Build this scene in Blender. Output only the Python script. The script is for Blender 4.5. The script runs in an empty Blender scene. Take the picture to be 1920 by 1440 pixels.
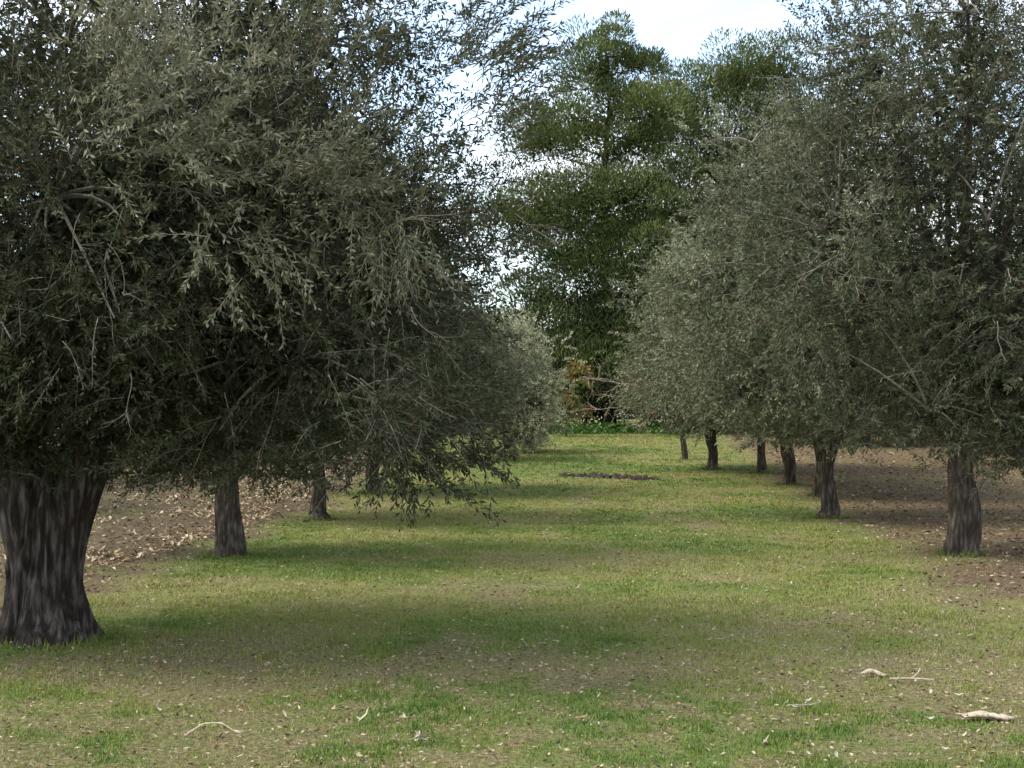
import bpy, math
import numpy as np
from mathutils import Vector

# ------------------------------------------------------------------ camera, sky, sun, exposure
F = 3000.0                      # focal length in photograph pixels (1920 wide)
EYE = 1.6
PITCH = math.atan(60.0 / F)
scene = bpy.context.scene
col = scene.collection
cam_data = bpy.data.cameras.new('camera')
cam_data.sensor_width = 36.0
cam_data.lens = 36.0 * F / 1920.0
cam_data.clip_start = 0.1
cam_data.clip_end = 3000.0
cam = bpy.data.objects.new('camera', cam_data)
col.objects.link(cam)
cam.location = (0, 0, EYE)
cam.rotation_euler = (math.pi / 2 + PITCH, 0, 0)
scene.camera = cam

SUN_EL = math.radians(52)
SUN_AZ = math.radians(-98)      # measured from +Y (view direction) towards +X
world = bpy.data.worlds.new('World')
scene.world = world
world.use_nodes = True
wn, wl = world.node_tree.nodes, world.node_tree.links
wn.clear()
out = wn.new('ShaderNodeOutputWorld')
bg = wn.new('ShaderNodeBackground')
bg.inputs['Strength'].default_value = 0.10
sky = wn.new('ShaderNodeTexSky')
sky.sky_type = 'NISHITA'
sky.sun_disc = False
sky.sun_elevation = SUN_EL
sky.sun_rotation = SUN_AZ
sky.air_density = 1.0
sky.dust_density = 1.5
tc = wn.new('ShaderNodeTexCoord')
mp = wn.new('ShaderNodeMapping')
mp.inputs['Scale'].default_value = (1.0, 1.0, 2.2)
mp.inputs['Location'].default_value = (0.35, 0.1, 0.0)
nz = wn.new('ShaderNodeTexNoise')
nz.inputs['Scale'].default_value = 2.6
nz.inputs['Detail'].default_value = 6.0
nz.inputs['Roughness'].default_value = 0.55
rp = wn.new('ShaderNodeValToRGB')
rp.color_ramp.elements[0].position = 0.42
rp.color_ramp.elements[0].color = (0.12, 0.12, 0.12, 1)
rp.color_ramp.elements[1].position = 0.60
rp.color_ramp.elements[1].color = (1, 1, 1, 1)
mx = wn.new('ShaderNodeMix')
mx.data_type = 'RGBA'
mx.inputs['B'].default_value = (4.2, 4.35, 4.5, 1)
wl.new(tc.outputs['Generated'], mp.inputs['Vector'])
wl.new(mp.outputs['Vector'], nz.inputs['Vector'])
wl.new(nz.outputs['Fac'], rp.inputs['Fac'])
wl.new(rp.outputs['Color'], mx.inputs['Factor'])
wl.new(sky.outputs['Color'], mx.inputs['A'])
wl.new(mx.outputs['Result'], bg.inputs['Color'])
wl.new(bg.outputs['Background'], out.inputs['Surface'])

sun_data = bpy.data.lights.new('sun', 'SUN')
sun_data.energy = 1.2
sun_data.angle = math.radians(24)
sun_data.color = (1.0, 0.95, 0.87)
sun = bpy.data.objects.new('sun', sun_data)
col.objects.link(sun)
sd = Vector((math.sin(SUN_AZ) * math.cos(SUN_EL), math.cos(SUN_AZ) * math.cos(SUN_EL), math.sin(SUN_EL)))
sun.rotation_euler = sd.to_track_quat('Z', 'Y').to_euler()
sun.location = (-30, 10, 40)

vs = scene.view_settings
vs.view_transform = 'Standard'
vs.look = 'None'
vs.exposure = 2.08
vs.gamma = 1.0
vs.use_curve_mapping = False
scene.cycles.max_bounces = 6
scene.cycles.diffuse_bounces = 4
scene.cycles.transparent_max_bounces = 4

# ------------------------------------------------------------------ numpy helpers
_tab = np.random.default_rng(99).random((256, 256))


def vnoise(x, y):
    xi, yi = np.floor(x).astype(int), np.floor(y).astype(int)
    fx, fy = x - xi, y - yi
    fx, fy = fx * fx * (3 - 2 * fx), fy * fy * (3 - 2 * fy)
    a = _tab[xi & 255, yi & 255]
    b = _tab[(xi + 1) & 255, yi & 255]
    c = _tab[xi & 255, (yi + 1) & 255]
    d = _tab[(xi + 1) & 255, (yi + 1) & 255]
    return (a * (1 - fx) + b * fx) * (1 - fy) + (c * (1 - fx) + d * fx) * fy


def fbm(x, y, octaves=4):
    s, a, t = 0.0, 0.5, 0.0
    for k in range(octaves):
        s = s + a * vnoise(x + 17.3 * k, y + 5.1 * k)
        t += a
        a *= 0.5
        x, y = x * 2.03, y * 2.03
    return s / t


def sstep(a, b, x):
    t = np.clip((x - a) / (b - a), 0, 1)
    return t * t * (3 - 2 * t)


def gz(x, y):
    """height of the ground"""
    x, y = np.asarray(x, float), np.asarray(y, float)
    z = 0.88 * sstep(24, 64, y)
    z = z + 0.05 * (fbm(x * 0.35 + 40, y * 0.35 + 11, 3) - 0.5)
    return z


def ray(px, py):
    c, s = math.cos(PITCH), math.sin(PITCH)
    u, v = (px - 960) / F, (720 - py) / F
    return np.array([u, c - v * s, s + v * c])


def at(px, py, Y):
    d = ray(px, py)
    return np.array([0, 0, EYE]) + d * (Y / d[1])


def on_ground(px, py):
    d = ray(px, py)
    prev = 4.0
    Y = 4.0
    while Y < 120:
        p = np.array([0, 0, EYE]) + d * (Y / d[1])
        if p[2] <= gz(p[0], p[1]):
            break
        Y += 0.05
    return p[0], p[1]


def unit(v):
    return v / np.maximum(np.linalg.norm(v, axis=-1, keepdims=True), 1e-9)


def mesh_from(name, V, Q, mats, attrs=None, mat_idx=None, smooth=False, T=None):
    """V (n,3) vertices, Q (m,4) quads and/or T (k,3) triangles"""
    me = bpy.data.meshes.new(name)
    V = np.asarray(V, np.float32)
    parts, counts = [], []
    if Q is not None and len(Q):
        parts.append(np.asarray(Q, np.int32).ravel())
        counts.append(np.full(len(Q), 4, np.int32))
    if T is not None and len(T):
        parts.append(np.asarray(T, np.int32).ravel())
        counts.append(np.full(len(T), 3, np.int32))
    loops = np.concatenate(parts)
    cnt = np.concatenate(counts)
    start = np.concatenate([[0], np.cumsum(cnt)[:-1]]).astype(np.int32)
    me.vertices.add(len(V))
    me.vertices.foreach_set('co', V.ravel())
    me.loops.add(len(loops))
    me.loops.foreach_set('vertex_index', loops)
    me.polygons.add(len(cnt))
    me.polygons.foreach_set('loop_start', start)
    if mat_idx is not None:
        me.polygons.foreach_set('material_index', np.asarray(mat_idx, np.int32))
    me.polygons.foreach_set('use_smooth', np.full(len(cnt), smooth, bool))
    for m in mats:
        me.materials.append(m)
    for k, a in (attrs or {}).items():
        a = np.asarray(a, np.float32)
        if a.ndim == 1:
            at_ = me.attributes.new(k, 'FLOAT', 'POINT')
            at_.data.foreach_set('value', a)
        else:
            at_ = me.attributes.new(k, 'FLOAT_COLOR', 'POINT')
            at_.data.foreach_set('color', np.concatenate([a, np.ones((len(a), 1), np.float32)], 1).ravel())
    me.update(calc_edges=True)
    me.validate()
    return me


def link(name, me, parent=None, loc=None):
    o = bpy.data.objects.new(name, me)
    col.objects.link(o)
    if parent is not None:
        o.parent = parent
    if loc is not None:
        o.location = loc
    return o


def tag(o, label=None, cat=None, group=None, kind=None):
    if label: o['label'] = label
    if cat: o['category'] = cat
    if group: o['group'] = group
    if kind: o['kind'] = kind
    return o


def copy_tree(root):
    r = root.copy()
    col.objects.link(r)
    for ch in list(root.children):
        c = ch.copy()
        col.objects.link(c)
        c.parent = r
        for g in list(ch.children):
            d = g.copy()
            col.objects.link(d)
            d.parent = c
    return r


class Geo:
    """collects vertices and quads"""
    def __init__(self):
        self.V, self.Q, self.M, self.A, self.n = [], [], [], [], 0

    def add(self, V, Q, mat=0, a=0.5):
        V = np.asarray(V, np.float32).reshape(-1, 3)
        Q = np.asarray(Q, np.int64).reshape(-1, 4)
        self.V.append(V)
        self.Q.append(Q + self.n)
        self.M.append(np.full(len(Q), mat, np.int32))
        self.A.append(np.broadcast_to(np.asarray(a, np.float32), (len(V),)))
        self.n += len(V)

    def mesh(self, name, mats, smooth=False):
        return mesh_from(name, np.concatenate(self.V), np.concatenate(self.Q), mats,
                         {'tint': np.concatenate(self.A)}, np.concatenate(self.M), smooth)


def tube(P, R, sides=8, flute=None, cap=True):
    """a tapering tube along the points P"""
    P = np.asarray(P, float)
    n = len(P)
    R = np.broadcast_to(np.asarray(R, float), (n,))
    T = unit(np.gradient(P, axis=0))
    up = np.array([0.31, 0.93, 0.17]) if abs(T[0][2]) > 0.6 else np.array([0.1, 0.05, 1.0])
    X = unit(np.cross(T, up))
    Y = np.cross(T, X)
    th = np.linspace(0, 2 * np.pi, sides, endpoint=False)
    rad = R[:, None] * np.ones(sides)[None]
    if flute is not None:
        rad = rad * flute(th, np.linspace(0, 1, n))
    V = P[:, None] + rad[..., None] * (np.cos(th)[None, :, None] * X[:, None] + np.sin(th)[None, :, None] * Y[:, None])
    i, j = np.meshgrid(np.arange(n - 1), np.arange(sides), indexing='ij')
    j2 = (j + 1) % sides
    Q = np.stack([i * sides + j, i * sides + j2, (i + 1) * sides + j2, (i + 1) * sides + j], -1).reshape(-1, 4)
    return V.reshape(-1, 3), Q


def bez(a, b, c, d, n):
    t = np.linspace(0, 1, n)[:, None]
    return (1 - t) ** 3 * a + 3 * (1 - t) ** 2 * t * b + 3 * (1 - t) * t * t * c + t ** 3 * d


# ------------------------------------------------------------------ materials
def new_mat(name):
    m = bpy.data.materials.new(name)
    m.use_nodes = True
    n, l = m.node_tree.nodes, m.node_tree.links
    n.clear()
    o = n.new('ShaderNodeOutputMaterial')
    return m, n, l, o


def ramp(n, stops):
    r = n.new('ShaderNodeValToRGB')
    e = r.color_ramp.elements
    while len(e) < len(stops):
        e.new(0.5)
    for k, (p, c) in enumerate(stops):
        e[k].position = p
        e[k].color = (*c, 1)
    return r


def leaf_mat(name, stops, trans=0.25, rough=0.55, spec=0.35):
    m, n, l, o = new_mat(name)
    a = n.new('ShaderNodeAttribute')
    a.attribute_name = 'tint'
    r = ramp(n, stops)
    l.new(a.outputs['Fac'], r.inputs['Fac'])
    p = n.new('ShaderNodeBsdfPrincipled')
    oi = n.new('ShaderNodeObjectInfo')
    mc = n.new('ShaderNodeMix')
    mc.data_type = 'RGBA'
    mc.blend_type = 'MULTIPLY'
    mc.inputs['Factor'].default_value = 1.0
    l.new(r.outputs['Color'], mc.inputs['A'])
    l.new(oi.outputs['Color'], mc.inputs['B'])
    p.inputs['Roughness'].default_value = rough
    p.inputs['Specular IOR Level'].default_value = spec
    l.new(mc.outputs['Result'], p.inputs['Base Color'])
    t = n.new('ShaderNodeBsdfTranslucent')
    l.new(mc.outputs['Result'], t.inputs['Color'])
    mxs = n.new('ShaderNodeMixShader')
    mxs.inputs['Fac'].default_value = trans
    l.new(p.outputs['BSDF'], mxs.inputs[1])
    l.new(t.outputs['BSDF'], mxs.inputs[2])
    l.new(mxs.outputs['Shader'], o.inputs['Surface'])
    return m


def bark_mat(name, dark, mid, pale, scale=6.0, bump=0.6):
    m, n, l, o = new_mat(name)
    tcn = n.new('ShaderNodeTexCoord')
    mpn = n.new('ShaderNodeMapping')
    mpn.inputs['Scale'].default_value = (1, 1, 0.17)
    l.new(tcn.outputs['Object'], mpn.inputs['Vector'])
    n1 = n.new('ShaderNodeTexNoise')
    n1.inputs['Scale'].default_value = scale * 3
    n1.inputs['Detail'].default_value = 8
    n1.inputs['Roughness'].default_value = 0.65
    l.new(mpn.outputs['Vector'], n1.inputs['Vector'])
    n2 = n.new('ShaderNodeTexNoise')
    n2.inputs['Scale'].default_value = scale * 0.6
    n2.inputs['Detail'].default_value = 4
    l.new(tcn.outputs['Object'], n2.inputs['Vector'])
    vo = n.new('ShaderNodeTexVoronoi')
    vo.feature = 'DISTANCE_TO_EDGE'
    vo.inputs['Scale'].default_value = scale * 2.2
    l.new(mpn.outputs['Vector'], vo.inputs['Vector'])
    ad = n.new('ShaderNodeMath')
    ad.operation = 'MULTIPLY_ADD'
    ad.inputs[1].default_value = 0.7
    l.new(n1.outputs['Fac'], ad.inputs[0])
    ml = n.new('ShaderNodeMath')
    ml.operation = 'MULTIPLY'
    ml.inputs[1].default_value = 0.35
    l.new(n2.outputs['Fac'], ml.inputs[0])
    l.new(ml.outputs[0], ad.inputs[2])
    r = ramp(n, [(0.30, dark), (0.50, mid), (0.68, pale)])
    cr = n.new('ShaderNodeMath')
    cr.operation = 'MULTIPLY_ADD'
    cr.use_clamp = True
    cr.inputs[1].default_value = 0.35
    l.new(vo.outputs['Distance'], cr.inputs[0])
    l.new(ad.outputs[0], cr.inputs[2])
    sb = n.new('ShaderNodeMath')
    sb.operation = 'SUBTRACT'
    sb.inputs[1].default_value = 0.06
    l.new(cr.outputs[0], sb.inputs[0])
    l.new(sb.outputs[0], r.inputs['Fac'])
    p = n.new('ShaderNodeBsdfPrincipled')
    p.inputs['Roughness'].default_value = 0.9
    p.inputs['Specular IOR Level'].default_value = 0.15
    l.new(r.outputs['Color'], p.inputs['Base Color'])
    b1 = n.new('ShaderNodeBump')
    b1.inputs['Strength'].default_value = bump
    b1.inputs['Distance'].default_value = 0.03
    l.new(n1.outputs['Fac'], b1.inputs['Height'])
    b2 = n.new('ShaderNodeBump')
    b2.inputs['Strength'].default_value = bump
    b2.inputs['Distance'].default_value = 0.02
    l.new(vo.outputs['Distance'], b2.inputs['Height'])
    l.new(b1.outputs['Normal'], b2.inputs['Normal'])
    l.new(b2.outputs['Normal'], p.inputs['Normal'])
    l.new(p.outputs['BSDF'], o.inputs['Surface'])
    return m


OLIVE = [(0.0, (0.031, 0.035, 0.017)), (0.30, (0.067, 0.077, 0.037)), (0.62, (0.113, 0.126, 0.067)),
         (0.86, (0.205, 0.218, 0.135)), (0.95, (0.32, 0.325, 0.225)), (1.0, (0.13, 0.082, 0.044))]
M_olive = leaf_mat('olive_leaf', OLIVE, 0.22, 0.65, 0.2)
M_pine = leaf_mat('pine_needle', [(0.0, (0.022, 0.036, 0.014)), (0.5, (0.085, 0.112, 0.032)), (1.0, (0.18, 0.205, 0.055))], 0.2, 0.6, 0.2)
M_shrub = leaf_mat('shrub_leaf', [(0.0, (0.018, 0.030, 0.015)), (0.6, (0.045, 0.065, 0.030)), (1.0, (0.09, 0.11, 0.05))], 0.2)
M_autumn = leaf_mat('autumn_leaf', [(0.0, (0.06, 0.08, 0.02)), (0.45, (0.15, 0.13, 0.03)), (0.8, (0.24, 0.13, 0.035)), (1.0, (0.28, 0.09, 0.03))], 0.3)
M_orange = leaf_mat('orange_leaf', [(0.0, (0.35, 0.13, 0.05)), (1.0, (0.55, 0.20, 0.08))], 0.3)
M_cover = leaf_mat('ground_cover_leaf', [(0.0, (0.03, 0.085, 0.014)), (1.0, (0.09, 0.19, 0.03))], 0.3)
M_grass = leaf_mat('grass_blade', [(0.0, (0.055, 0.110, 0.022)), (0.35, (0.122, 0.185, 0.032)), (0.65, (0.220, 0.240, 0.046)),
                                   (0.85, (0.24, 0.21, 0.095)), (1.0, (0.33, 0.27, 0.15))], 0.3, 0.6, 0.25)
M_litter = leaf_mat('dry_litter', [(0.0, (0.045, 0.028, 0.018)), (0.35, (0.12, 0.075, 0.045)), (0.7, (0.26, 0.18, 0.11)), (1.0, (0.50, 0.42, 0.29))], 0.1, 0.8, 0.15)
M_pale = leaf_mat('pale_dry_leaf', [(0.0, (0.12, 0.075, 0.045)), (0.35, (0.27, 0.19, 0.11)), (0.7, (0.42, 0.32, 0.195)), (1.0, (0.58, 0.49, 0.34))], 0.1, 0.7, 0.2)
M_white = leaf_mat('bleached_leaf', [(0.0, (0.26, 0.23, 0.15)), (1.0, (0.42, 0.39, 0.29))], 0.1, 0.6, 0.3)
M_bark = bark_mat('olive_bark', (0.016, 0.012, 0.009), (0.060, 0.047, 0.036), (0.17, 0.145, 0.12), 9.0, 1.0)
M_bark_big = bark_mat('old_olive_bark', (0.008, 0.006, 0.005), (0.036, 0.028, 0.023), (0.15, 0.13, 0.115), 8.0, 1.0)
M_twig = bark_mat('twig_bark', (0.07, 0.06, 0.045), (0.15, 0.135, 0.105), (0.28, 0.26, 0.21), 14, 0.2)
M_dead = bark_mat('dead_twig_bark', (0.12, 0.095, 0.07), (0.23, 0.19, 0.15), (0.33, 0.29, 0.24), 14, 0.2)
M_pink = bark_mat('pinkish_dead_bark', (0.16, 0.11, 0.085), (0.30, 0.215, 0.17), (0.40, 0.31, 0.25), 14, 0.2)
M_pinebark = bark_mat('pine_bark', (0.015, 0.011, 0.009), (0.05, 0.037, 0.028), (0.10, 0.08, 0.06))
M_chip = bark_mat('pale_bark_piece', (0.24, 0.185, 0.12), (0.42, 0.345, 0.245), (0.54, 0.46, 0.345), 12, 0.4)
M_clod = bark_mat('dark_soil_clod', (0.02, 0.015, 0.013), (0.05, 0.038, 0.032), (0.09, 0.07, 0.06), 8, 0.6)

# ------------------------------------------------------------------ ground
def left_edge(y):
    return -3.7 + 0.035 * np.clip(y - 15, 0, 14) + 0.5 * (vnoise(y * 0.7, y * 0 + 3.5) - 0.5)


def right_edge(y):
    return 4.4 + 0.075 * (y - 14) + 0.9 * (vnoise(y * 0.5, y * 0 + 8.5) - 0.5)


def zones(x, y):
    """green cover 0..1, yellow 0..1, red soil 0..1 at ground points"""
    w = 0.55 * (fbm(x * 1.1 + 3, y * 1.1 + 9, 4) - 0.5) * 2
    lane = sstep(-0.45, 0.45, x - left_edge(y) + w) * sstep(-0.7, 0.7, right_edge(y) - x + w * 1.4)
    lane = np.maximum(lane, sstep(0.2, -0.6, y - 10.6 + w))            # the near meadow runs across
    n1 = fbm(x * 0.75 + 31, y * 0.55 + 7, 4)
    n2 = fbm(x * 2.6 + 5, y * 2.0 + 77, 3)
    near = sstep(11.6, 9.8, y + 0.5 * w)
    right_dry = sstep(1.0, 4.0, x) * sstep(20, 12, y)
    bare = sstep(0.55 - 0.09 * near - 0.05 * right_dry, 0.74 - 0.06 * near, 0.5 * n1 + 0.5 * n2)
    # brown strips that cross the lane; the near one paints litter and tree shadow
    for yy, wd in ((18.0, 0.7), (10.4, 0.9), (15.6, 0.5), (24.5, 0.7)):
        bare = np.maximum(bare, 0.45 * np.exp(-((y - yy + 0.7 * w - 0.05 * x) / wd) ** 2) * sstep(0.35, 0.6, fbm(x * 1.6 + yy, y * 1.3, 3)))
    fine = fbm(x * 8.0 + 1, y * 5.5 + 2, 3)
    bare = np.clip(bare + (0.34 + 0.62 * near + 0.25 * right_dry) * sstep(0.40, 0.58, fine) * (0.4 + n1), 0, 1)
    green = np.maximum(lane, 0.22 * sstep(0.5, 0.65, n1) + 0.12) * (1 - 0.85 * bare)
    yel = sstep(0.38, 0.66, fbm(x * 0.5 + 71, y * 0.4 + 23, 3) + 0.16 * np.exp(-((y - 12.9) / 1.5) ** 2) + 0.10 * sstep(30, 45, y) - 0.05)  # near band yellowed further: its sunlit look put into the grass colour
    red = sstep(2.5, 5.5, x)
    return np.clip(green, 0, 1), np.clip(yel, 0, 1), red, lane


ys = np.concatenate([np.linspace(-30, 5, 12), np.linspace(5.3, 20, 120), np.linspace(20.3, 45, 90), np.linspace(46, 80, 40), np.geomspace(84, 900, 18)])
xs = np.concatenate([-np.geomspace(900, 22, 14), np.linspace(-21, -9, 34), np.linspace(-8.8, 8.8, 150), np.linspace(9, 21, 34), np.geomspace(22, 900, 14)])
XX, YY = np.meshgrid(xs, ys, indexing='ij')
ZZ = gz(XX, YY) + 0.012 * (fbm(XX * 3.1, YY * 3.1, 3) - 0.5)
nx, ny = XX.shape
gi, gj = np.meshgrid(np.arange(nx - 1), np.arange(ny - 1), indexing='ij')
GQ = np.stack([gi * ny + gj, (gi + 1) * ny + gj, (gi + 1) * ny + gj + 1, gi * ny + gj + 1], -1).reshape(-1, 4)
g_, y_, r_, lane_ = zones(XX.ravel(), YY.ravel())
m, n, l, o = new_mat('meadow_soil')
za = n.new('ShaderNodeAttribute')
za.attribute_name = 'zone'
sp = n.new('ShaderNodeSeparateColor')
l.new(za.outputs['Color'], sp.inputs['Color'])
tcn = n.new('ShaderNodeTexCoord')
nf = n.new('ShaderNodeTexNoise')
nf.inputs['Scale'].default_value = 28
nf.inputs['Detail'].default_value = 8
nf.inputs['Roughness'].default_value = 0.7
l.new(tcn.outputs['Object'], nf.inputs['Vector'])
nm = n.new('ShaderNodeTexNoise')
nm.inputs['Scale'].default_value = 4.5
nm.inputs['Detail'].default_value = 6
l.new(tcn.outputs['Object'], nm.inputs['Vector'])
soil_l = ramp(n, [(0.36, (0.050, 0.035, 0.024)), (0.50, (0.088, 0.060, 0.041)), (0.64, (0.17, 0.125, 0.085))])
soil_r = ramp(n, [(0.36, (0.050, 0.033, 0.022)), (0.50, (0.112, 0.072, 0.048)), (0.64, (0.20, 0.14, 0.092))])
gr_g = ramp(n, [(0.36, (0.050, 0.080, 0.020)), (0.50, (0.100, 0.150, 0.035)), (0.65, (0.18, 0.21, 0.065))])
gr_y = ramp(n, [(0.36, (0.085, 0.100, 0.026)), (0.50, (0.165, 0.190, 0.046)), (0.65, (0.26, 0.26, 0.09))])
for rr in (soil_l, soil_r, gr_g, gr_y):
    l.new(nf.outputs['Fac'], rr.inputs['Fac'])


def mixc(fac, a, b):
    q = n.new('ShaderNodeMix')
    q.data_type = 'RGBA'
    l.new(fac, q.inputs['Factor'])
    l.new(a, q.inputs['A'])
    l.new(b, q.inputs['B'])
    return q.outputs['Result']


thatch = ramp(n, [(0.36, (0.080, 0.066, 0.032)), (0.50, (0.170, 0.145, 0.068)), (0.64, (0.28, 0.235, 0.12))])
l.new(nf.outputs['Fac'], thatch.inputs['Fac'])
la = n.new('ShaderNodeAttribute')
la.attribute_name = 'lane'
soil = mixc(la.outputs['Fac'], mixc(sp.outputs['Blue'], soil_l.outputs['Color'], soil_r.outputs['Color']), thatch.outputs['Color'])
grs = mixc(sp.outputs['Green'], gr_g.outputs['Color'], gr_y.outputs['Color'])
adj = n.new('ShaderNodeMath')
adj.operation = 'MULTIPLY_ADD'
adj.inputs[1].default_value = 0.9
adj.inputs[2].default_value = -0.45
l.new(nm.outputs['Fac'], adj.inputs[0])
adg = n.new('ShaderNodeMath')
adg.operation = 'ADD'
adg.use_clamp = True
l.new(adj.outputs[0], adg.inputs[0])
l.new(sp.outputs['Red'], adg.inputs[1])
base = mixc(adg.outputs[0], soil, grs)
p = n.new('ShaderNodeBsdfPrincipled')
p.inputs['Roughness'].default_value = 0.95
p.inputs['Specular IOR Level'].default_value = 0.1
l.new(base, p.inputs['Base Color'])
bm_ = n.new('ShaderNodeBump')
bm_.inputs['Strength'].default_value = 0.8
bm_.inputs['Distance'].default_value = 0.04
l.new(nf.outputs['Fac'], bm_.inputs['Height'])
l.new(bm_.outputs['Normal'], p.inputs['Normal'])
l.new(p.outputs['BSDF'], o.inputs['Surface'])
M_ground = m
ground = link('ground', mesh_from('ground', np.stack([XX, YY, ZZ], -1).reshape(-1, 3), GQ, [M_ground],
                                  {'zone': np.stack([g_, y_, r_], -1), 'lane': lane_ * 0.85}, None, True))
tag(ground, 'grassy orchard ground with brown soil beside the tree rows', kind='structure')

# ------------------------------------------------------------------ foliage builders
def rand_dirs(rng, n):
    return unit(rng.normal(size=(n, 3)))


def add_leaves(geo, rng, P, D, L, W, tint, mat=0):
    """one folded diamond-shaped leaf for each base point P, direction D"""
    n_ = len(P)
    S = unit(np.cross(D, rand_dirs(rng, n_)))
    N = np.cross(S, D)
    Lc = np.broadcast_to(L, (n_,))[:, None]
    Wc = np.broadcast_to(W, (n_,))[:, None]
    mid = P + D * Lc * 0.48
    V = np.stack([P, mid + S * Wc * 0.5 + N * Wc * 0.12, P + D * Lc - N * Lc * 0.06, mid - S * Wc * 0.5 + N * Wc * 0.12], 1)
    Q = np.arange(n_ * 4).reshape(n_, 4)
    geo.add(V, Q, mat, np.repeat(np.broadcast_to(tint, (n_,)), 4))


def add_stems(geo, P, R0, mat=1):
    """three-sided stems; P (n, k, 3)"""
    n_, k, _ = P.shape
    T = unit(P[:, -1] - P[:, 0])
    X = unit(np.cross(T, np.array([0.3, 0.2, 0.93])))
    Y = np.cross(T, X)
    th = np.array([0, 2.094, 4.189])
    rad = np.asarray(R0).reshape(-1, 1) * np.linspace(1, 0.35, k)[None] * np.ones((n_, 1))
    V = P[:, :, None] + rad[:, :, None, None] * (np.cos(th)[None, None, :, None] * X[:, None, None] + np.sin(th)[None, None, :, None] * Y[:, None, None])
    b = (np.arange(n_) * k * 3)[:, None, None]
    i = np.arange(k - 1)[None, :, None] * 3
    j = np.arange(3)[None, None, :]
    j2 = (j + 1) % 3
    Q = np.stack([b + i + j, b + i + j2, b + i + 3 + j2, b + i + 3 + j], -1).reshape(-1, 4)
    geo.add(V.reshape(-1, 3), Q, mat, 0.5)


def twigs(geo, rng, B, D, L, droop, K, leaf_l, leaf_w, tint, stem_r=0.0025, stems=None, spread=0.9):
    """leafy twigs: base B, direction D, length L; K leaves each in crossed pairs"""
    n_ = len(B)
    L = np.broadcast_to(L, (n_,)).astype(float)
    droop = np.broadcast_to(droop, (n_,)).astype(float)
    side = unit(np.cross(D, rand_dirs(rng, n_)))
    bend = rng.normal(0, 0.12, n_)

    def pos(t):
        return (B[:, None] + D[:, None] * (L[:, None] * t)[..., None]
                + side[:, None] * (bend[:, None] * L[:, None] * t * t)[..., None]
                - np.array([0, 0, 1.0]) * (droop[:, None] * L[:, None] * t * t)[..., None])
    t = np.linspace(0.12, 1.0, K)[None] * np.ones((n_, 1)) + rng.normal(0, 0.02, (n_, K))
    Pk = pos(t)
    tan = unit(pos(t + 0.02) - pos(t - 0.02))
    ph = (np.arange(K) * 1.571 + (np.arange(K) % 2) * 3.1416)[None] + rng.uniform(0, 6.28, (n_, 1)) + rng.normal(0, 0.35, (n_, K))
    A = unit(np.cross(tan, np.array([0.21, 0.35, 0.91])))
    Bn = np.cross(tan, A)
    perp = np.cos(ph)[..., None] * A + np.sin(ph)[..., None] * Bn
    op = rng.uniform(0.5, 1.2, (n_, K, 1)) * spread
    ld = unit(tan * 0.8 + perp * op - np.array([0, 0, 0.12]))
    ll = leaf_l * rng.uniform(0.7, 1.2, (n_, K)) * (1 - 0.25 * (t > 0.9))
    tn = np.clip(np.broadcast_to(tint, (n_,))[:, None] + rng.normal(0, 0.13, (n_, K)), 0, 0.94)
    brown = rng.random((n_, K)) < 0.03
    tn = np.where(brown, 1.0, tn)
    add_leaves(geo, rng, Pk.reshape(-1, 3), ld.reshape(-1, 3), ll.ravel(), (leaf_w * rng.uniform(0.8, 1.2, (n_, K))).ravel(), tn.ravel(), 0)
    if stems is None:
        stems = np.ones(n_, bool)
    if stems.any():
        add_stems(geo, pos(np.linspace(0, 1, 4)[None] * np.ones((n_, 1)))[stems], stem_r)


def sample_lobes(rng, lobes, n_, shell=0.5, zmin=1.0):
    """points in a union of ellipsoids, biased to the outside"""
    lobes = np.asarray(lobes, float)
    C, R = lobes[:, :3], lobes[:, 3:6]
    dens = lobes[:, 6] if lobes.shape[1] > 6 else np.ones(len(lobes))
    wgt = (R.prod(1) ** (2 / 3)) * dens
    res, nrm = [], []
    got = 0
    for _ in range(60):
        k = rng.choice(len(lobes), n_, p=wgt / wgt.sum())
        d = rand_dirs(rng, n_)
        r = shell + (1 - shell) * rng.random(n_) ** 0.6
        r = r * (0.92 + 0.36 * (vnoise(d[:, 0] * 2.2 + k * 3.7, d[:, 2] * 2.2 + d[:, 1] * 1.7 + 9) - 0.5) * 2)
        P = C[k] + d * r[:, None] * R[k]
        q = np.linalg.norm((P[:, None] - C[None]) / R[None], axis=2)
        deep = (q < 0.55)
        deep[np.arange(n_), k] = False
        ok = ~deep.any(1) & (P[:, 2] > zmin)
        res.append(P[ok])
        nrm.append(unit(d / R[k])[ok])
        got += ok.sum()
        if got >= n_:
            break
    return np.concatenate(res)[:n_], np.concatenate(nrm)[:n_]


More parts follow.
